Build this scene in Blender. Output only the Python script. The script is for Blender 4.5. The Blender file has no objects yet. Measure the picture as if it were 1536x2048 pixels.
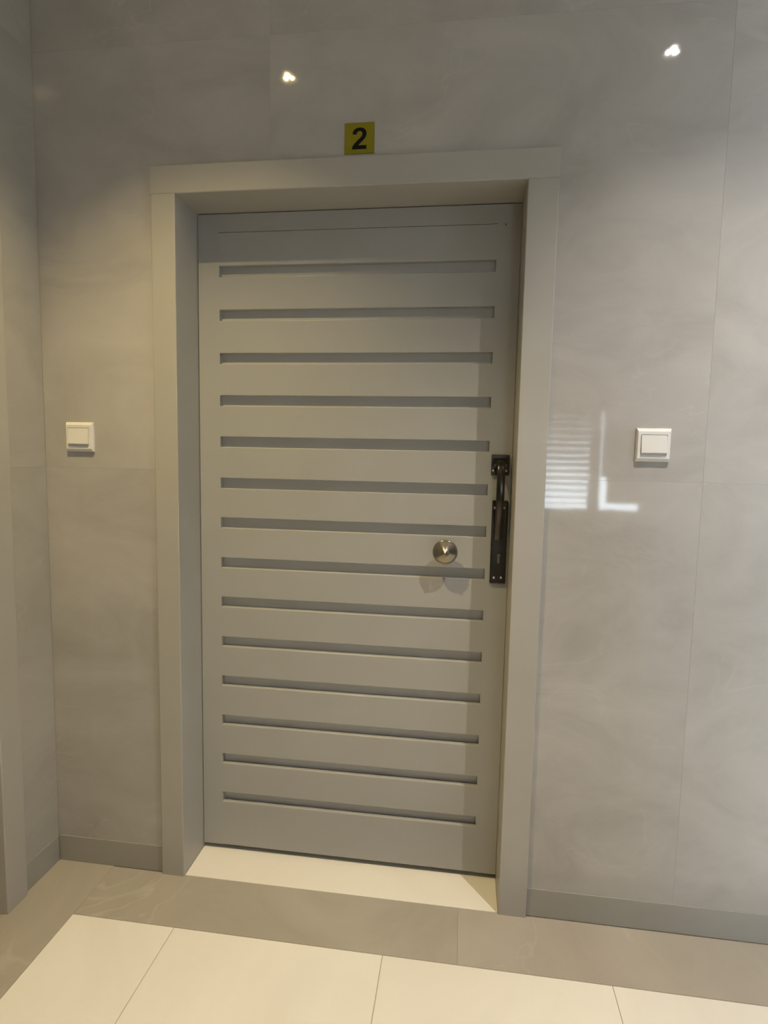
import bpy, bmesh, math
from mathutils import Vector, Matrix
from mathutils.geometry import tessellate_polygon

# ------------------------------------------------------------------ camera, world, light, exposure
scene = bpy.context.scene
COL = scene.collection
cam_data = bpy.data.cameras.new('camera')
cam = bpy.data.objects.new('camera', cam_data)
COL.objects.link(cam)
scene.camera = cam
F_PX = 1178.75
cam_data.sensor_fit = 'VERTICAL'
cam_data.sensor_height = 24.0
cam_data.lens = F_PX / 2048.0 * 24.0
cam_data.clip_start = 0.02
YAW, PITCH, ROLL = -0.13356, -0.09617, 0.01972
fw = Vector((math.sin(YAW) * math.cos(PITCH), math.cos(YAW) * math.cos(PITCH), math.sin(PITCH)))
rt = Vector((math.cos(YAW), -math.sin(YAW), 0))
up = rt.cross(fw)
rt, up = rt * math.cos(ROLL) + up * math.sin(ROLL), up * math.cos(ROLL) - rt * math.sin(ROLL)
cam.matrix_world = Matrix(((rt.x, up.x, -fw.x, 0.8461), (rt.y, up.y, -fw.y, -1.6759),
                           (rt.z, up.z, -fw.z, 1.3528), (0, 0, 0, 1)))

world = bpy.data.worlds.new('overcast_sky')
scene.world = world
world.use_nodes = True
bg = world.node_tree.nodes['Background']
bg.inputs[0].default_value = (0.78, 0.90, 1.0, 1)
bg.inputs[1].default_value = 17.0

LAMP_WARM_W, LAMP_COOL_W = 142.0, 120.0
LAMP_WARM_C, LAMP_COOL_C = (1.0, 0.79, 0.39), (1.0, 0.92, 0.82)

vs = scene.view_settings
vs.view_transform = 'Standard'
vs.look = 'None'
vs.exposure = 0.03
vs.gamma = 1.0
vs.use_curve_mapping = False

# ------------------------------------------------------------------ measured room (metres)
WALL_L, WALL_R, WALL_F, CEIL = -0.44, 4.20, -4.2, 2.855
ALC_X, ALC_Y = 2.65, -1.75          # the lobby widens to an alcove right of the camera
DEP, CP = 0.1344, 0.0121            # door plane behind the wall face, casing in front of it
OX0, OX1, OZ = -0.0729, 1.069, 2.1632   # casing outline
IX1, IZ = 0.9884, 2.0852                # opening (its left edge is x = 0)
BB = 0.0869                             # baseboard height
BORDER = 0.2069


# ------------------------------------------------------------------ materials
def newmat(name):
    m = bpy.data.materials.new(name)
    m.use_nodes = True
    nt = m.node_tree
    return m, nt, nt.nodes['Principled BSDF']


def plain(name, col, rough=0.5, metal=0.0, spec=0.5, noise=0.0, nscale=30.0, bump=0.0, bscale=200.0):
    m, nt, b = newmat(name)
    b.inputs['Base Color'].default_value = (*col, 1)
    b.inputs['Roughness'].default_value = rough
    b.inputs['Metallic'].default_value = metal
    b.inputs['Specular IOR Level'].default_value = spec
    tc = nt.nodes.new('ShaderNodeTexCoord')
    if noise:
        n = nt.nodes.new('ShaderNodeTexNoise')
        n.inputs['Scale'].default_value = nscale
        n.inputs['Detail'].default_value = 4
        r = nt.nodes.new('ShaderNodeValToRGB')
        r.color_ramp.elements[0].position = 0.3
        r.color_ramp.elements[1].position = 0.7
        r.color_ramp.elements[0].color = (*[c * (1 - noise) for c in col], 1)
        r.color_ramp.elements[1].color = (*[min(1, c * (1 + noise)) for c in col], 1)
        nt.links.new(tc.outputs['Object'], n.inputs['Vector'])
        nt.links.new(n.outputs['Fac'], r.inputs['Fac'])
        nt.links.new(r.outputs['Color'], b.inputs['Base Color'])
    if bump:
        n2 = nt.nodes.new('ShaderNodeTexNoise')
        n2.inputs['Scale'].default_value = bscale
        bp = nt.nodes.new('ShaderNodeBump')
        bp.inputs['Strength'].default_value = bump
        bp.inputs['Distance'].default_value = 0.001
        nt.links.new(tc.outputs['Object'], n2.inputs['Vector'])
        nt.links.new(n2.outputs['Fac'], bp.inputs['Height'])
        nt.links.new(bp.outputs['Normal'], b.inputs['Normal'])
    return m


def marble(name, dark, mid, light, vein, rough, vein_amt=0.35, scale=1.3, spec=0.5, wave=0.0):
    """cloudy polished porcelain with faint pale veins, different on every tile"""
    m, nt, b = newmat(name)
    N, L = nt.nodes, nt.links
    tc = N.new('ShaderNodeTexCoord')
    oi = N.new('ShaderNodeObjectInfo')
    sc = N.new('ShaderNodeVectorMath'); sc.operation = 'SCALE'
    cb = N.new('ShaderNodeCombineXYZ')
    for i in range(3):
        L.new(oi.outputs['Random'], cb.inputs[i])
    L.new(cb.outputs[0], sc.inputs[0]); sc.inputs['Scale'].default_value = 37.0
    ad = N.new('ShaderNodeVectorMath'); ad.operation = 'ADD'
    L.new(tc.outputs['Object'], ad.inputs[0]); L.new(sc.outputs[0], ad.inputs[1])
    mp = N.new('ShaderNodeMapping')
    mp.inputs['Rotation'].default_value = (0.5, 0.9, 0.6)
    mp.inputs['Scale'].default_value = (1.0, 1.0, 1.6)
    L.new(ad.outputs[0], mp.inputs['Vector'])
    n1 = N.new('ShaderNodeTexNoise')
    n1.inputs['Scale'].default_value = scale; n1.inputs['Detail'].default_value = 7
    n1.inputs['Roughness'].default_value = 0.6; n1.inputs['Distortion'].default_value = 0.8
    L.new(mp.outputs[0], n1.inputs['Vector'])
    r1 = N.new('ShaderNodeValToRGB')
    e = r1.color_ramp.elements
    e[0].position, e[0].color = 0.30, (*dark, 1)
    e[1].position, e[1].color = 0.72, (*light, 1)
    x = e.new(0.5); x.color = (*mid, 1)
    L.new(n1.outputs['Fac'], r1.inputs['Fac'])
    n2 = N.new('ShaderNodeTexNoise')
    n2.inputs['Scale'].default_value = scale * 1.4; n2.inputs['Detail'].default_value = 3
    n2.inputs['Distortion'].default_value = 0.9
    L.new(mp.outputs[0], n2.inputs['Vector'])
    r2 = N.new('ShaderNodeValToRGB')
    e = r2.color_ramp.elements
    e[0].position, e[0].color = 0.485, (0, 0, 0, 1)
    e[1].position, e[1].color = 0.515, (0, 0, 0, 1)
    x = e.new(0.5); x.color = (1, 1, 1, 1)
    L.new(n2.outputs['Fac'], r2.inputs['Fac'])
    n3 = N.new('ShaderNodeTexNoise')
    n3.inputs['Scale'].default_value = scale * 1.1
    L.new(ad.outputs[0], n3.inputs['Vector'])
    r3 = N.new('ShaderNodeValToRGB')
    r3.color_ramp.elements[0].position = 0.5
    r3.color_ramp.elements[1].position = 0.72
    L.new(n3.outputs['Fac'], r3.inputs['Fac'])
    mu = N.new('ShaderNodeMath'); mu.operation = 'MULTIPLY'
    L.new(r2.outputs['Color'], mu.inputs[0]); L.new(r3.outputs['Color'], mu.inputs[1])
    mu2 = N.new('ShaderNodeMath'); mu2.operation = 'MULTIPLY'
    L.new(mu.outputs[0], mu2.inputs[0]); mu2.inputs[1].default_value = vein_amt
    mx = N.new('ShaderNodeMix'); mx.data_type = 'RGBA'
    L.new(mu2.outputs[0], mx.inputs['Factor'])
    L.new(r1.outputs['Color'], mx.inputs['A']); mx.inputs['B'].default_value = (*vein, 1)
    L.new(mx.outputs['Result'], b.inputs['Base Color'])
    b.inputs['Roughness'].default_value = rough
    b.inputs['Specular IOR Level'].default_value = spec
    if wave:
        n4 = N.new('ShaderNodeTexNoise')
        n4.inputs['Scale'].default_value = 9.0; n4.inputs['Detail'].default_value = 2
        L.new(tc.outputs['Object'], n4.inputs['Vector'])
        bp = N.new('ShaderNodeBump')
        bp.inputs['Strength'].default_value = 1.0; bp.inputs['Distance'].default_value = wave
        L.new(n4.outputs['Fac'], bp.inputs['Height'])
        L.new(bp.outputs['Normal'], b.inputs['Normal'])
    return m


def emitter(name, col, strength):
    m, nt, b = newmat(name)
    b.inputs['Base Color'].default_value = (*col, 1)
    b.inputs['Emission Color'].default_value = (*col, 1)
    b.inputs['Emission Strength'].default_value = strength
    return m


def clear_glass(name):
    m = bpy.data.materials.new(name)
    m.use_nodes = True
    nt = m.node_tree
    nt.nodes.clear()
    out = nt.nodes.new('ShaderNodeOutputMaterial')
    mix = nt.nodes.new('ShaderNodeMixShader')
    tr = nt.nodes.new('ShaderNodeBsdfTransparent')
    gl = nt.nodes.new('ShaderNodeBsdfGlossy')
    gl.inputs['Roughness'].default_value = 0.02
    fr = nt.nodes.new('ShaderNodeFresnel')
    nt.links.new(fr.outputs[0], mix.inputs[0])
    nt.links.new(tr.outputs[0], mix.inputs[1])
    nt.links.new(gl.outputs[0], mix.inputs[2])
    nt.links.new(mix.outputs[0], out.inputs[0])
    return m


M = {}
M['wall_tile'] = marble('polished_wall_tile', (0.365, 0.343, 0.318), (0.415, 0.392, 0.365), (0.465, 0.439, 0.41),
                        (0.54, 0.515, 0.48), 0.045, 0.35, 2.6, wave=0.00012)
M['side_tile_shaded'] = marble('satin_side_tile_shaded', (0.345, 0.325, 0.292), (0.382, 0.360, 0.325), (0.42, 0.396, 0.36),
                        (0.52, 0.495, 0.46), 0.16, 0.3, 2.6)  # wall tile darkened and warmed to offset daylight on the left wall
M['floor_tile'] = marble('cream_floor_tile', (0.75, 0.71, 0.645), (0.79, 0.75, 0.685), (0.82, 0.785, 0.72),
                         (0.86, 0.82, 0.76), 0.32, 0.25, 1.6)
M['border_tile'] = marble('taupe_border_tile', (0.345, 0.307, 0.26), (0.385, 0.345, 0.295), (0.43, 0.39, 0.335),
                          (0.62, 0.56, 0.48), 0.28, 0.55, 2.2)
M['skirting'] = marble('grey_taupe_skirting', (0.305, 0.288, 0.262), (0.32, 0.304, 0.278), (0.345, 0.327, 0.30),
                       (0.36, 0.34, 0.31), 0.22, 0.2, 2.0)
M['grout'] = plain('grout', (0.36, 0.32, 0.26), 0.9, noise=0.08, nscale=60)
M['wall_grout'] = plain('wall_grout', (0.40, 0.38, 0.355), 0.9, noise=0.05, nscale=60)
M['paint'] = plain('greige_frame_paint', (0.395, 0.374, 0.335), 0.40, noise=0.025, nscale=6, bump=0.05, bscale=120)
M['door_paint'] = plain('grey_green_door_paint', (0.372, 0.366, 0.350), 0.36, noise=0.02, nscale=5, bump=0.04, bscale=150)
M['groove_lightened'] = plain('shade_lifted_groove_panel', (0.46, 0.45, 0.43), 0.4, noise=0.02, nscale=8)  # lighter than the door paint, to lift the shade inside the grooves
M['plaster'] = plain('white_plaster', (0.85, 0.84, 0.82), 0.8, noise=0.02, nscale=4)
M['dark'] = plain('dark_brown_seal', (0.05, 0.042, 0.03), 0.8, noise=0.1)
M['white_plastic'] = plain('white_switch_plastic', (0.71, 0.685, 0.655), 0.28, noise=0.01)
M['yellow'] = plain('yellow_vinyl', (0.23, 0.195, 0.003), 0.5, spec=0.3, noise=0.04, nscale=40)
M['black'] = plain('black_vinyl', (0.004, 0.003, 0.006), 0.6, spec=0.2, noise=0.1, nscale=40)
M['gunmetal'] = plain('dark_bronze_metal', (0.065, 0.058, 0.05), 0.22, metal=0.92, noise=0.2, nscale=30)
M['nickel'] = plain('brushed_nickel', (0.30, 0.27, 0.21), 0.24, metal=1.0, noise=0.05, nscale=60)
M['steel'] = plain('screw_steel', (0.62, 0.6, 0.56), 0.3, metal=1.0, noise=0.05, nscale=80)
M['dull_steel'] = plain('tarnished_lock_steel', (0.16, 0.15, 0.12), 0.4, metal=1.0, noise=0.2, nscale=200)
M['lamp_trim'] = plain('white_lamp_trim', (0.8, 0.8, 0.78), 0.4, noise=0.01)
M['led_warm'] = emitter('warm_led', LAMP_WARM_C, 160.0)
M['led_cool'] = emitter('cool_led', LAMP_COOL_C, 160.0)
M['glass'] = clear_glass('window_glass')
M['blind'] = plain('grey_blind_slat', (0.45, 0.46, 0.47), 0.5, noise=0.03)
M['frame_metal'] = plain('dark_window_metal', (0.10, 0.10, 0.10), 0.45, noise=0.05)
M['shade'] = plain('taupe_roller_blind_cloth', (0.30, 0.28, 0.25), 0.9, noise=0.08, nscale=120)


# ------------------------------------------------------------------ helpers
def link(name, me, mat, parent=None, smooth=False):
    o = bpy.data.objects.new(name, me)
    COL.objects.link(o)
    if mat is not None:
        me.materials.clear()
        me.materials.append(mat)
    if smooth:
        for p in me.polygons:
            p.use_smooth = True
    if parent is not None:
        o.parent = parent
    return o


def finish(bm, name, mat, parent=None, smooth=False, sharp=None):
    bmesh.ops.recalc_face_normals(bm, faces=bm.faces)
    me = bpy.data.meshes.new(name)
    bm.to_mesh(me)
    bm.free()
    o = link(name, me, mat, parent, smooth)
    if smooth and sharp:
        me.set_sharp_from_angle(angle=math.radians(sharp))
    return o


def bm_box(bm, x0, x1, y0, y1, z0, z1):
    r = bmesh.ops.create_cube(bm, size=1.0)
    for v in r['verts']:
        v.co = Vector((x0 + (v.co.x + .5) * (x1 - x0), y0 + (v.co.y + .5) * (y1 - y0), z0 + (v.co.z + .5) * (z1 - z0)))
    return r['verts']


def box(name, mat, x0, x1, y0, y1, z0, z1, parent=None, bevel=0.0, seg=2, sel=None):
    bm = bmesh.new()
    bm_box(bm, x0, x1, y0, y1, z0, z1)
    if bevel:
        ed = [e for e in bm.edges if sel is None or sel(e)]
        bmesh.ops.bevel(bm, geom=ed, offset=bevel, segments=seg, affect='EDGES', profile=0.5)
    return finish(bm, name, mat, parent)


def boxes(name, mat, lst, parent=None):
    bm = bmesh.new()
    for b in lst:
        bm_box(bm, *b)
    return finish(bm, name, mat, parent)


def prism(name, mat, poly, to3d, depth, parent=None, bevel=0.00025):
    """polygon (u, v) with to3d(u, v, w): w = 0 front face, w = depth back; front rim softly chamfered"""
    bm = bmesh.new()
    fr = [bm.verts.new(to3d(u, v, 0)) for u, v in poly]
    bk = [bm.verts.new(to3d(u, v, depth)) for u, v in poly]
    f = bm.faces.new(fr)
    bm.faces.new(bk[::-1])
    n = len(poly)
    for i in range(n):
        j = (i + 1) % n
        bm.faces.new((fr[j], fr[i], bk[i], bk[j]))
    if bevel > 0:
        bmesh.ops.bevel(bm, geom=list(f.edges), offset=bevel, segments=1, affect='EDGES')
    return finish(bm, name, mat, parent)


def lathe(name, mat, prof, segs, to3d, parent=None, sharp=35):
    """prof: list of (offset, radius)"""
    bm = bmesh.new()
    rings = []
    for o, r in prof:
        if r < 1e-6:
            rings.append([bm.verts.new(to3d(0, 0, o))])
        else:
            rings.append([bm.verts.new(to3d(r * math.cos(2 * math.pi * k / segs), r * math.sin(2 * math.pi * k / segs), o))
                          for k in range(segs)])
    for a, b in zip(rings, rings[1:]):
        for k in range(segs):
            q = [a[k % len(a)], a[(k + 1) % len(a)], b[(k + 1) % len(b)], b[k % len(b)]]
            u = []
            for v in q:
                if v not in u:
                    u.append(v)
            if len(u) >= 3:
                bm.faces.new(u)
    for rg in (rings[0], rings[-1]):
        if len(rg) > 2:
            bm.faces.new(rg)
    return finish(bm, name, mat, parent, True, sharp)


def empty(name, loc=(0, 0, 0)):
    o = bpy.data.objects.new(name, None)
    o.location = loc
    o.empty_display_size = 0.1
    COL.objects.link(o)
    return o


def tag(o, label, cat, kind=None, group=None):
    o['label'] = label
    o['category'] = cat
    if kind:
        o['kind'] = kind
    if group:
        o['group'] = group
    return o


def copy_tree(o, parent=None):
    c = o.copy()
    COL.objects.link(c)
    c.parent = parent
    for ch in list(o.children):
        copy_tree(ch, c)
    return c


def cut_cell(u0, u1, v0, v1, a, b, h):
    """cell minus an opening [a,b] that reaches from the floor up to h"""
    if h <= v0 or b <= u0 or a >= u1:
        return [[(u0, v0), (u1, v0), (u1, v1), (u0, v1)]]
    res = []
    if h >= v1:
        if a > u0:
            res.append([(u0, v0), (a, v0), (a, v1), (u0, v1)])
        if b < u1:
            res.append([(b, v0), (u1, v0), (u1, v1), (b, v1)])
        return res
    p = []
    p += [(u0, v0), (a, v0), (a, h)] if a > u0 else [(u0, h)]
    p += [(b, h), (b, v0), (u1, v0)] if b < u1 else [(u1, h)]
    p += [(u1, v1), (u0, v1)]
    return [p]


# ------------------------------------------------------------------ floor
floor = box('floor', M['grout'], WALL_L - 0.3, WALL_R + 0.2, WALL_F - 0.2, 0.5, -0.10, -0.0015)
tag(floor, 'cream tiled floor with a taupe stone border along the walls', 'floor', 'structure')
G = 0.0009


def slab(name, mat, x0, x1, y0, y1):
    return box(name, mat, x0 + G, x1 - G, y0 + G, y1 - G, -0.012, 0.0, floor, 0.0006, 1)


XB = -0.2455                                     # inner edge of the border beside the left wall
xs = [XB, 0.0686, 0.6686, 1.2686, 1.8686, 2.4686, 3.0686, 3.6686, WALL_R]
ys = [-BORDER, -0.8069, -1.4069, -2.0069, -2.6069, -3.2069, -3.8069, WALL_F]
for a, b in zip(xs, xs[1:]):
    for c, d in zip(ys, ys[1:]):
        slab('floor_tile', M['floor_tile'], a, b, d, c)
for a, b in ((XB, 0.8698), (0.8698, 2.0), (2.0, 3.1), (3.1, WALL_R)):
    slab('border_tile', M['border_tile'], a, b, -BORDER, -0.0045)
for a, b in ((-0.955, -0.0), (-2.1, -0.955), (-3.2, -2.1), (WALL_F, -3.2)):
    slab('border_tile', M['border_tile'], WALL_L, XB, a, b)
box('threshold_slab', M['floor_tile'], 0.0008, IX1 - 0.0008, -0.0035, 0.32, -0.012, 0.0, floor, 0.0006, 1)

# ------------------------------------------------------------------ back wall with the door opening
wall_back = boxes('wall_back', M['wall_grout'], [
    (WALL_L - 0.3, OX0 + 0.02, 0.010, 0.25, -0.05, CEIL + 0.05),
    (OX1 - 0.02, WALL_R + 0.2, 0.010, 0.25, -0.05, CEIL + 0.05),
    (OX0 + 0.02, OX1 - 0.02, 0.010, 0.25, OZ - 0.02, CEIL + 0.05),
    (OX0 - 0.1, OX1 + 0.1, 0.45, 0.5, -0.05, CEIL + 0.05),  # unseen shell behind the door, added to block sky light at the gaps
    (OX0 - 0.1, OX0 - 0.05, 0.25, 0.45, -0.05, CEIL + 0.05),
    (OX1 + 0.05, OX1 + 0.1, 0.25, 0.45, -0.05, CEIL + 0.05),
    (OX0 - 0.1, OX1 + 0.1, 0.25, 0.45, CEIL, CEIL + 0.05)])
tag(wall_back, 'polished greige marble tile wall around the slatted door', 'wall', 'structure')
T = 0.0001
xe = [WALL_L, 0.279, 1.479, 2.679, WALL_R]
ze = [0.0, 1.296, 2.496, CEIL]
for u0, u1 in zip(xe, xe[1:]):
    for v0, v1 in zip(ze, ze[1:]):
        for p in cut_cell(u0 + T, u1 - T, v0 + T, v1 - T, OX0 - 0.001, OX1 + 0.001, OZ + 0.001):
            prism('wall_tile', M['wall_tile'], p, lambda u, v, w: (u, w, v), 0.010, wall_back)

# ------------------------------------------------------------------ left wall with a second doorway
D2Y0 = -0.2395                                   # corner-side edge of the second opening
DY_OUT0, DY_OUT1 = D2Y0 + 0.0806, D2Y0 - IX1 - 0.0729
wall_left = boxes('wall_left', M['wall_grout'], [
    (WALL_L - 0.25, WALL_L - 0.010, DY_OUT0 - 0.02, 0.01, -0.05, CEIL + 0.05),
    (WALL_L - 0.25, WALL_L - 0.010, WALL_F - 0.2, DY_OUT1 + 0.02, -0.05, CEIL + 0.05),
    (WALL_L - 0.25, WALL_L - 0.010, DY_OUT1 + 0.02, DY_OUT0 - 0.02, OZ - 0.02, CEIL + 0.05),
    (WALL_L - 0.30, WALL_L - 0.25, WALL_F - 0.2, 0.01, -0.05, CEIL + 0.05)])
tag(wall_left, 'polished greige marble tile wall at the left corner', 'wall', 'structure')
ye = [0.0, -1.2, -2.4, -3.6, WALL_F]
for u1, u0 in zip(ye, ye[1:]):
    for v0, v1 in zip(ze, ze[1:]):
        for p in cut_cell(u0 + T, u1 - T, v0 + T, v1 - T, DY_OUT1 - 0.001, DY_OUT0 + 0.001, OZ + 0.001):
            prism('wall_tile', M['side_tile_shaded'], p, lambda u, v, w: (WALL_L - w, u, v), 0.010, wall_left)

# ------------------------------------------------------------------ ceiling, right wall, front wall
ceiling = box('ceiling', M['plaster'], WALL_L - 0.3, WALL_R + 0.2, WALL_F - 0.2, 0.01, CEIL, CEIL + 0.05)
tag(ceiling, 'plain white plaster ceiling above the lobby', 'ceiling', 'structure')

wall_right = box('wall_right', M['plaster'], WALL_R, WALL_R + 0.2, ALC_Y - 0.2, 0.01, -0.05, CEIL)
tag(wall_right, 'white plaster wall closing the alcove at the far right', 'wall', 'structure')
RX0, RX1, RZ0, RZ1 = 2.70, 4.12, 0.0, 2.52         # glazed doorway in the alcove wall
wall_alcove = boxes('wall_alcove', M['plaster'], [
    (ALC_X, RX0, ALC_Y - 0.2, ALC_Y, -0.05, CEIL), (RX1, WALL_R, ALC_Y - 0.2, ALC_Y, -0.05, CEIL),
    (RX0, RX1, ALC_Y - 0.2, ALC_Y, RZ1, CEIL), (ALC_X, ALC_X + 0.2, WALL_F, ALC_Y - 0.2, -0.05, CEIL)])
tag(wall_alcove, 'white plaster corner wall with the glazed entrance door', 'wall', 'structure')
FW0, FW1, FWZ0, FWZ1 = 1.58, 2.56, 0.855, 1.83     # two-sash window in the front wall
wall_front = boxes('wall_front', M['plaster'], [
    (WALL_L, FW0, WALL_F - 0.2, WALL_F, -0.05, CEIL), (FW1, ALC_X + 0.2, WALL_F - 0.2, WALL_F, -0.05, CEIL),
    (FW0, FW1, WALL_F - 0.2, WALL_F, FWZ1, CEIL), (FW0, FW1, WALL_F - 0.2, WALL_F, -0.05, FWZ0)])
tag(wall_front, 'white plaster wall opposite the slatted door', 'wall', 'structure')

win1 = empty('window_1', (0, 0, 0))
tag(win1, 'two-sash metal window opposite the slatted door', 'window', 'structure')
fy0, fy1 = WALL_F - 0.12, WALL_F - 0.07
for b in ((FW0, FW0 + 0.03, FWZ0, FWZ1), (FW1 - 0.03, FW1, FWZ0, FWZ1), (2.05, 2.15, FWZ0, FWZ1)):
    box('window_post', M['frame_metal'], b[0], b[1], fy0, fy1, b[2], b[3], win1, 0.003, 1)
for z in ((FWZ0, FWZ0 + 0.012), (FWZ1 - 0.03, FWZ1)):
    for x in ((FW0 + 0.03, 2.05), (2.15, FW1 - 0.03)):
        box('window_rail', M['frame_metal'], x[0], x[1], fy0, fy1, z[0], z[1], win1, 0.002, 1)
for x in ((FW0 + 0.03, 2.05), (2.15, FW1 - 0.03)):
    box('pane', M['glass'], x[0], x[1], WALL_F - 0.096, WALL_F - 0.094, FWZ0 + 0.012, FWZ1 - 0.03, win1)
door3 = empty('door_3', (RX0, ALC_Y, 0))
tag(door3, 'double glazed entrance door with a dark metal frame in the alcove', 'door', 'structure')
dw = RX1 - RX0
for x in (0.0, dw / 2 - 0.03, dw / 2, dw - 0.03):
    box('stile', M['frame_metal'], x, x + 0.03, -0.12, -0.07, 0.004, RZ1, door3, 0.003, 1)
for x in (0.03, dw / 2 + 0.03):
    for z in (0.004, RZ1 - 0.04):
        box('rail', M['frame_metal'], x, x + dw / 2 - 0.06, -0.12, -0.07, z, z + 0.04, door3, 0.003, 1)
    box('pane', M['glass'], x, x + dw / 2 - 0.06, -0.096, -0.094, 0.044, RZ1 - 0.04, door3)

blind = empty('venetian_blind', (1.83, WALL_F - 0.04, FWZ1))
tag(blind, 'grey venetian blind in the left sash of the window opposite the door', 'blind')
zs = [1.79 - 0.062 * k for k in range(15)]
for k, z in enumerate(zs):
    tilt = math.radians(84 - 70 * k / 14.0)
    o = box('slat', M['blind'], -0.215, 0.215, -0.030, 0.030, -0.001, 0.001, blind)
    o.rotation_euler = (tilt, 0, 0)
    o.location = (0, 0, z - FWZ1)
for x in (-0.15, 0.15):
    box('cord', M['blind'], x - 0.001, x + 0.001, -0.001, 0.001, -0.92, 0.0, blind)
box('head_rail', M['blind'], -0.22, 0.22, -0.02, 0.02, -0.03, 0.0, blind, 0.002, 1)
shade = empty('roller_blind', (2.38, WALL_F - 0.04, FWZ1))
tag(shade, 'taupe roller blind pulled down over the right sash opposite the door', 'blind')
box('cloth', M['shade'], -0.228, 0.178, -0.001, 0.001, 1.18 - FWZ1, -0.03, shade)
box('cloth_lower', M['shade'], -0.175, 0.178, -0.001, 0.001, 0.945 - FWZ1, 1.18 - FWZ1, shade)  # narrower lower cloth, step shaped to leave an L-shaped gap of light
box('bottom_bar', M['shade'], -0.175, 0.178, -0.006, 0.006, 0.935 - FWZ1, 0.947 - FWZ1, shade, 0.002, 1)
lathe('roller', M['shade'], [(-0.228, 0.018), (0.178, 0.018)], 16, lambda a, b, o: (o, a, b - 0.02), shade)

# ------------------------------------------------------------------ skirting
sk1 = box('baseboard_back_left', M['skirting'], WALL_L + 0.006, OX0 - 0.0006, -0.0025, 0.0005, 0.0, BB, None, 0.0008, 1)
tag(sk1, 'short taupe tile baseboard between the left corner and the door frame', 'baseboard', 'structure')
sk2 = box('baseboard_back_right', M['skirting'], OX1 + 0.0006, WALL_R, -0.0025, 0.0005, 0.0, BB, None, 0.0008, 1)
tag(sk2, 'long grey taupe tile baseboard right of the door frame', 'baseboard', 'structure')
sk3 = box('baseboard_left', M['skirting'], WALL_L - 0.0005, WALL_L + 0.0025, DY_OUT0 + 0.0006, -0.004, 0.0, BB, None, 0.0008, 1)
tag(sk3, 'short taupe tile baseboard on the left wall beside the corner', 'baseboard', 'structure')
sk4 = box('baseboard_left_far', M['skirting'], WALL_L - 0.0005, WALL_L + 0.0025, WALL_F, DY_OUT1 - 0.0006, 0.0, BB, None, 0.0008, 1)
tag(sk4, 'long taupe tile baseboard on the left wall beyond the second doorway', 'baseboard', 'structure')

# ------------------------------------------------------------------ door frame (casing and reveal), built in its own frame
trim1 = empty('trim_1', (0, 0, 0))
tag(trim1, 'greige painted frame and deep reveal around the slatted door', 'door frame', 'structure')
bev = 0.0025


def jamb(name, poly, z0, z1):
    bm = bmesh.new()
    lo = [bm.verts.new((x, y, z0)) for x, y in poly]
    hi = [bm.verts.new((x, y, z1)) for x, y in poly]
    bm.faces.new(lo[::-1]); bm.faces.new(hi)
    n = len(poly)
    for i in range(n):
        j = (i + 1) % n
        bm.faces.new((lo[i], lo[j], hi[j], hi[i]))
    ed = [e for e in bm.edges if abs(e.verts[0].co.z - e.verts[1].co.z) > 0.5 and abs(e.verts[0].co.y + CP) < 1e-4]
    bmesh.ops.bevel(bm, geom=ed, offset=bev, segments=3, affect='EDGES', profile=0.5)
    return finish(bm, name, M['paint'], trim1)


jamb('jamb', [(OX0, -CP), (0, -CP), (0, 0.19), (-0.045, 0.19), (-0.045, 0.012), (OX0, 0.012)], 0.0, IZ)
jamb('jamb', [(IX1, -CP), (OX1, -CP), (OX1, 0.012), (1.033, 0.012), (1.033, 0.19), (IX1, 0.19)], 0.0, IZ)
bm = bmesh.new()
poly = [(-CP, IZ), (0.19, IZ), (0.19, 2.13), (0.012, 2.13), (0.012, OZ), (-CP, OZ)]
a = [bm.verts.new((OX0, y, z)) for y, z in poly]
b = [bm.verts.new((OX1, y, z)) for y, z in poly]
bm.faces.new(a); bm.faces.new(b[::-1])
for i in range(6):
    j = (i + 1) % 6
    bm.faces.new((a[j], a[i], b[i], b[j]))
ed = [e for e in bm.edges if abs(e.verts[0].co.x - e.verts[1].co.x) > 0.5 and abs(e.verts[0].co.y + CP) < 1e-4]
bmesh.ops.bevel(bm, geom=ed, offset=bev, segments=3, affect='EDGES', profile=0.5)
finish(bm, 'head_jamb', M['paint'], trim1)

# ------------------------------------------------------------------ slatted door leaf
door1 = empty('door_1', (0, 0, 0))
tag(door1, 'grey slatted door with horizontal grooves, centre knob and dark pull handle', 'door', 'structure')
LX0, LX1, LZ0, LZ1 = 0.0022, IX1 - 0.0010, 0.0175, IZ - 0.003
GX0, GX1, GD = 0.0704, 0.9189, 0.0205
GROOVE_TOP = [1.928, 1.7954, 1.6625, 1.5314, 1.4016, 1.270, 1.142, 1.0107, 0.8801, 0.7468, 0.6126, 0.4774, 0.342, 0.2064]
GROOVE_H = 0.0335
EB = 0.0018


def front_long(e):
    return abs(e.verts[0].co.x - e.verts[1].co.x) > 0.3 and min(e.verts[0].co.y, e.verts[1].co.y) < DEP + 1e-5 \
        and max(e.verts[0].co.y, e.verts[1].co.y) < DEP + 1e-4


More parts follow.
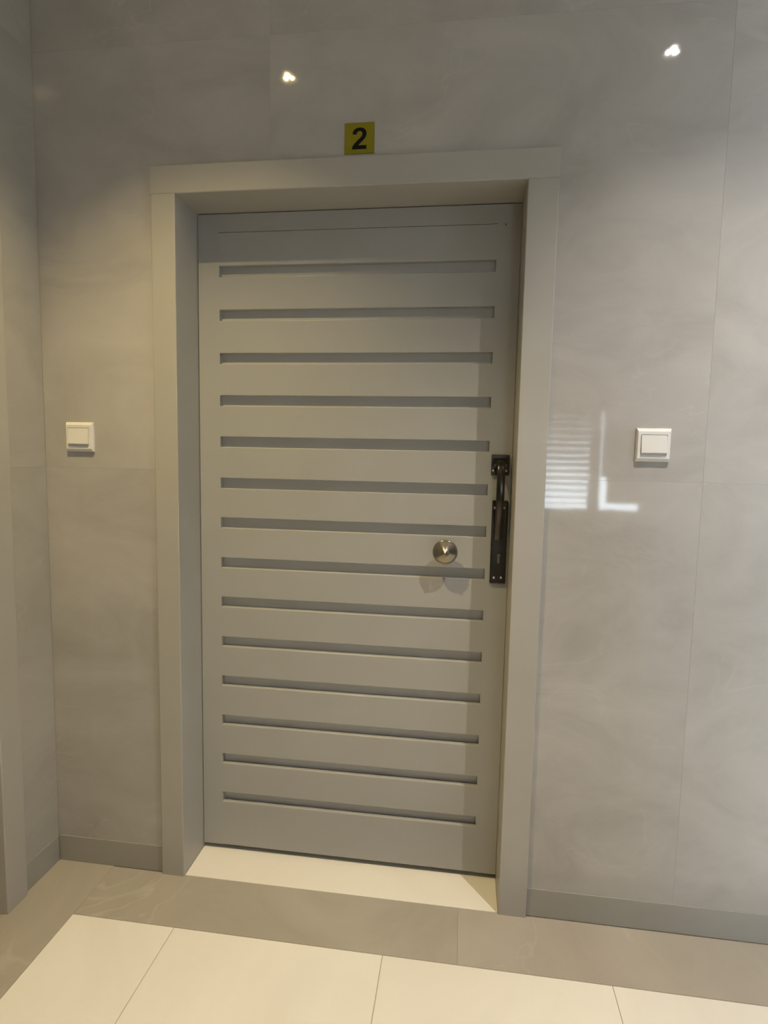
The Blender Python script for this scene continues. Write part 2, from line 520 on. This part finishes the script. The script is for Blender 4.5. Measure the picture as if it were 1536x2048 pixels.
box('back_panel', M['groove_lightened'], LX0 + 0.02, LX1 - 0.02, DEP + GD, DEP + 0.04, LZ0 + 0.02, LZ1 - 0.02, door1)
box('stile', M['door_paint'], LX0, GX0, DEP, DEP + 0.04, LZ0, LZ1, door1)
box('stile', M['door_paint'], GX1, LX1, DEP, DEP + 0.04, LZ0, LZ1, door1)
box('rail', M['door_paint'], GX0, GX1, DEP, DEP + 0.04, 2.0285, LZ1, door1)
tops = [2.0278] + [z - GROOVE_H for z in GROOVE_TOP]
for k in range(14):
    z1, z0 = tops[k], GROOVE_TOP[k]
    box('slat', M['door_paint'], GX0, GX1, DEP, DEP + GD, z0, z1, door1, EB, 3, front_long)
box('rail', M['door_paint'], GX0, GX1, DEP, DEP + GD, LZ0, tops[14], door1, EB, 3, front_long)

# knob in the middle of the door
KX, KZ = 0.7968, 1.0650
kn = lambda a, b, o: (KX + a, DEP - o, KZ + b)
knob = lathe('door_knob', M['nickel'], [(0.020, 0.0), (0.020, 0.0135), (0.026, 0.019), (0.031, 0.0300), (0.034, 0.0345),
             (0.038, 0.0368), (0.042, 0.0375), (0.0455, 0.0368), (0.0472, 0.0348), (0.0472, 0.0335), (0.0462, 0.0325),
             (0.0470, 0.0310), (0.0500, 0.0250), (0.0530, 0.0190), (0.0565, 0.0130), (0.0600, 0.0080),
             (0.0635, 0.0042), (0.0655, 0.0022), (0.0663, 0.0)], 64, kn, door1, 50)
knob['label'] = 'round nickel knob with a pointed centre'
lathe('rosette', M['nickel'], [(0.0, 0.0), (0.0, 0.030), (0.003, 0.030), (0.005, 0.027), (0.006, 0.0)], 48, kn, knob)
lathe('neck', M['nickel'], [(0.005, 0.0), (0.005, 0.0125), (0.021, 0.0125), (0.021, 0.0)], 32, kn, knob)

# pull handle with long lock plate
handle = box('door_handle', M['gunmetal'], 0.9335, 0.9810, DEP - 0.008, DEP, 0.968, 1.2235, door1, 0.003, 2,
             lambda e: max(v.co.y for v in e.verts) < DEP - 0.001 or abs(e.verts[0].co.y - e.verts[1].co.y) > 0.004)
handle['label'] = 'dark bronze pull handle and lock plate'
box('upper_plate', M['gunmetal'], 0.9265, 0.9795, DEP - 0.008, DEP, 1.2985, 1.3610, handle, 0.002, 2)
bm = bmesh.new()      # socket: a block whose upper front is cut off at a slant
prof = [(0.0075, 1.3240), (0.0290, 1.3240), (0.0290, 1.3330), (0.0140, 1.3500), (0.0075, 1.3510)]
a = [bm.verts.new((0.9325, DEP - o, z)) for o, z in prof]
b = [bm.verts.new((0.9740, DEP - o, z)) for o, z in prof]
bm.faces.new(a); bm.faces.new(b[::-1])
for i in range(5):
    bm.faces.new((a[(i + 1) % 5], a[i], b[i], b[(i + 1) % 5]))
bmesh.ops.bevel(bm, geom=list(bm.edges), offset=0.0012, segments=2, affect='EDGES')
finish(bm, 'socket', M['gunmetal'], handle)
# curved grip: rounded bar swept in the y-z plane
path = [(0.020, 1.337, .0245, .016), (0.030, 1.333, .0245, .016), (0.040, 1.322, .0245, .016), (0.0475, 1.303, .0240, .0155),
        (0.051, 1.280, .0238, .015), (0.0515, 1.255, .0238, .015), (0.0495, 1.230, .0238, .015), (0.045, 1.205, .0235, .0145),
        (0.038, 1.180, .0232, .014), (0.029, 1.157, .0232, .0135), (0.019, 1.137, .0235, .013), (0.011, 1.120, .0240, .012),
        (0.006, 1.105, .0245, .008)]
bm = bmesh.new()
rings = []
SEG = 16
for i, (o, z, w, t) in enumerate(path):
    p0 = path[max(0, i - 1)]
    p1 = path[min(len(path) - 1, i + 1)]
    d = Vector((0, -(p1[0] - p0[0]), p1[1] - p0[1])).normalized()
    nrm = Vector((1, 0, 0)).cross(d)
    ring = []
    for k in range(SEG):
        an = 2 * math.pi * k / SEG
        ca, sa = math.cos(an), math.sin(an)
        ex = 0.6
        ca = math.copysign(abs(ca) ** ex, ca)
        sa = math.copysign(abs(sa) ** ex, sa)
        ring.append(bm.verts.new(Vector((0.9535, DEP - o, z)) + Vector((1, 0, 0)) * ca * w / 2 + nrm * sa * t / 2))
    rings.append(ring)
for a, b in zip(rings, rings[1:]):
    for k in range(SEG):
        bm.faces.new((a[k], a[(k + 1) % SEG], b[(k + 1) % SEG], b[k]))
bm.faces.new(rings[0]); bm.faces.new(rings[-1])
finish(bm, 'grip', M['gunmetal'], handle, True, 60)


def disc(name, mat, x, z, r, o0, o1, parent, seg=20):
    return lathe(name, mat, [(o0, 0), (o0, r), (o1 - r * 0.3, r), (o1, r * 0.7), (o1, 0)], seg,
                 lambda a, b, o: (x + a, DEP - o, z + b), parent)


for x, z in ((0.9460, 0.9870), (0.9675, 0.9875), (0.9412, 1.2010), (0.9695, 1.2010), (0.9325, 1.3130), (0.9710, 1.3130)):
    disc('screw', M['steel'], x, z, 0.0034, 0.007, 0.0100, handle)
bm = bmesh.new()      # profile cylinder: round barrel above a tapering tongue
pts = []
for k in range(19):
    an = math.radians(-55 + 290 * k / 18)
    pts.append((0.958 + 0.0055 * math.cos(an), 1.0560 + 0.0055 * math.sin(an)))
pts += [(0.9548, 1.0330), (0.9556, 1.0312), (0.9604, 1.0312), (0.9612, 1.0330)]
a = [bm.verts.new((x, DEP - 0.0075, z)) for x, z in pts]
b = [bm.verts.new((x, DEP - 0.0105, z)) for x, z in pts]
bm.faces.new(a); bm.faces.new(b[::-1])
for i in range(len(pts)):
    j = (i + 1) % len(pts)
    bm.faces.new((a[j], a[i], b[i], b[j]))
cyl = finish(bm, 'lock_cylinder', M['dull_steel'], handle)

lathe('nail', M['dark'], [(0.0, 0.0), (0.0, 0.0022), (0.0008, 0.0018), (0.001, 0.0)], 10,
      lambda a, b, o: (0.9430 + a * 0.7, DEP - o, 2.0251 + b * 1.6), door1)
prism('paint_chip', M['dark'], [(0.7895, 0.9775), (0.7935, 0.9735), (0.7960, 0.9775)],
      lambda u, v, w: (u, DEP - 0.0004 + w, v), 0.0004, door1, 0)

# second, identical doorway on the left wall, turned a quarter and set by the corner
rot = Matrix.Translation((WALL_L, D2Y0 - IX1, 0)) @ Matrix.Rotation(math.radians(90), 4, 'Z')
trim2 = copy_tree(trim1)
trim2.name = 'trim_2'
trim2.matrix_world = rot
tag(trim2, 'greige painted frame of the doorway in the left wall', 'door frame', 'structure')
door2 = copy_tree(door1)
door2.name = 'door_2'
door2.matrix_world = rot
tag(door2, 'slatted grey door in the left wall beside the corner', 'door', 'structure')

# ------------------------------------------------------------------ light switches
S = 0.0886


def switch(x0, z0, label):
    r = empty('light_switch', (x0 + S / 2, 0, z0 + S / 2))
    tag(r, label, 'light switch', None, 'white wall switches beside the door')
    h = S / 2
    # bevelled surround with an inset for the rocker
    bm = bmesh.new()
    def loop(hw, hh, y, cz=0.0):
        return [bm.verts.new((sx * hw, y, cz + sz * hh)) for sx, sz in ((-1, -1), (1, -1), (1, 1), (-1, 1))]
    lps = [loop(h, h, 0.0), loop(h, h, -0.005), loop(h - 0.0008, h - 0.0015, -0.0075), loop(h - 0.0035, h - 0.0085, -0.0130),
           loop(0.0335, 0.0275, -0.0130), loop(0.0335, 0.0275, -0.0095)]
    for a, b in zip(lps, lps[1:]):
        for k in range(4):
            bm.faces.new((a[k], a[(k + 1) % 4], b[(k + 1) % 4], b[k]))
    bm.faces.new(lps[0]); bm.faces.new(lps[-1])
    finish(bm, 'surround', M['white_plastic'], r)
    # rocker tilted so that its lower edge stands out
    bm = bmesh.new()
    prof = [(-0.0095, 0.0265), (-0.0142, 0.0260), (-0.0195, -0.0205), (-0.0190, -0.0215), (-0.0095, -0.0235)]
    a = [bm.verts.new((-0.0325, y, z)) for y, z in prof]
    b = [bm.verts.new((0.0325, y, z)) for y, z in prof]
    bm.faces.new(a); bm.faces.new(b[::-1])
    for i in range(len(prof)):
        j = (i + 1) % len(prof)
        bm.faces.new((a[j], a[i], b[i], b[j]))
    bmesh.ops.bevel(bm, geom=list(bm.edges), offset=0.0004, segments=2, affect='EDGES')
    finish(bm, 'rocker', M['white_plastic'], r)


switch(-0.3628, 1.3456, 'white rocker light switch on the wall between left corner and door')
switch(1.3005, 1.3495, 'white rocker light switch on the wall right of the dark handle')

# ------------------------------------------------------------------ number plate
sx0, sx1, sz0, sz1 = 0.4918, 0.5745, 2.1728, 2.2536
sign = empty('number_sign', (0.5331, 0, sz0))
tag(sign, 'square yellow sign with a black number 2 above the door', 'sign')
box('plate', M['yellow'], sx0 - 0.5331, sx1 - 0.5331, -0.0025, 0, 0, sz1 - sz0, sign, 0.0006, 1)


def quad(p0, p1, p2, n=8):
    return [((1 - t) ** 2 * p0[0] + 2 * t * (1 - t) * p1[0] + t * t * p2[0],
             (1 - t) ** 2 * p0[1] + 2 * t * (1 - t) * p1[1] + t * t * p2[1]) for t in [i / n for i in range(1, n + 1)]]


g = [(1036, 261), (1036, 0), (49, 0)]
for c, e in (((65, 148), (145, 280.5)), ((225, 413), (461, 632)), ((651, 809), (694, 872)), ((752, 959), (752, 1044)),
             ((752, 1138), (701.5, 1188.5)), ((651, 1239), (562, 1239)), ((474, 1239), (422, 1186)), ((370, 1133), (362, 1010))):
    g += quad(g[-1], c, e)
g.append((81, 1038))
for c, e in (((106, 1270), (238, 1371)), ((370, 1472), (568, 1472)), ((785, 1472), (909, 1355)), ((1033, 1238), (1033, 1064)),
             ((1033, 965), (997.5, 875.5)), ((962, 786), (885, 688)), ((834, 623), (701, 501)), ((568, 379), (532.5, 338.5)),
             ((497, 298), (475, 261))):
    g += quad(g[-1], c, e)
W2, H2 = sx1 - sx0, sz1 - sz0
gx = lambda x: sx0 - 0.5331 + W2 * (0.255 + (x - 49) / 987.0 * 0.485)
gz = lambda z: H2 * (0.145 + z / 1472.0 * 0.690)
bm = bmesh.new()
pts = [(gx(x), gz(z)) for x, z in g]
a = [bm.verts.new((x, -0.0024, z)) for x, z in pts]
b = [bm.verts.new((x, -0.0030, z)) for x, z in pts]
for tri in tessellate_polygon([[Vector((x, z, 0)) for x, z in pts]]):
    bm.faces.new([b[i] for i in tri])
for i in range(len(a)):
    j = (i + 1) % len(a)
    bm.faces.new((a[j], a[i], b[i], b[j]))
num = finish(bm, 'numeral', M['black'], sign)
num['label'] = 'bold black number 2'


# ------------------------------------------------------------------ ceiling downlights
def downlight(x, y, label, watts, col, led):
    r = empty('downlight', (x, y, CEIL))
    tag(r, label, 'downlight', None, 'recessed ceiling downlights in front of the door wall')
    dn = lambda a, b, o: (a, b, -o)
    lathe('trim_ring', M['lamp_trim'], [(0.0, 0.036), (0.0, 0.046), (0.003, 0.046), (0.006, 0.042), (0.006, 0.038), (0.0, 0.036)],
          40, dn, r)
    lathe('lens_plate', M['lamp_trim'], [(0.0, 0.0), (0.0, 0.036), (0.0015, 0.036), (0.0015, 0.0)], 32, dn, r)
    for k in range(3):
        an = math.radians(90 + 120 * k)
        cx, cy = 0.0145 * math.cos(an), 0.0145 * math.sin(an)
        lathe('led', led, [(0.0015, 0.0), (0.0015, 0.0095), (0.003, 0.0080), (0.0035, 0.0)], 20,
              lambda a, b, o: (cx + a, cy + b, -o), r)
    ld = bpy.data.lights.new('downlight_beam', 'SPOT')
    ld.energy = watts
    ld.color = col
    ld.spot_size = math.radians(101)
    ld.spot_blend = 0.9
    ld.shadow_soft_size = 0.009
    lo = bpy.data.objects.new('downlight_beam', ld)
    lo.location = (0, 0, -0.010)
    lo.parent = r
    COL.objects.link(lo)


downlight(0.0975, -0.764, 'round warm ceiling downlight near the left corner', LAMP_WARM_W, LAMP_WARM_C, M['led_warm'])
downlight(1.556, -0.764, 'round white ceiling downlight right of the door', LAMP_COOL_W, LAMP_COOL_C, M['led_cool'])

# daylight openings guide the sky light (portals only, they give no light of their own)
for loc, rotation, sx, sy in (((3.41, ALC_Y - 0.15, 1.26), (math.radians(90), 0, 0), RX1 - RX0, RZ1 - RZ0),
                              ((2.07, WALL_F - 0.15, 1.34), (math.radians(90), 0, 0), FW1 - FW0, FWZ1 - FWZ0)):
    ld = bpy.data.lights.new('window_portal', 'AREA')
    ld.shape = 'RECTANGLE'
    ld.size, ld.size_y = sx, sy
    ld.cycles.is_portal = True
    lo = bpy.data.objects.new('window_portal', ld)
    lo.location = loc
    lo.rotation_euler = rotation
    COL.objects.link(lo)
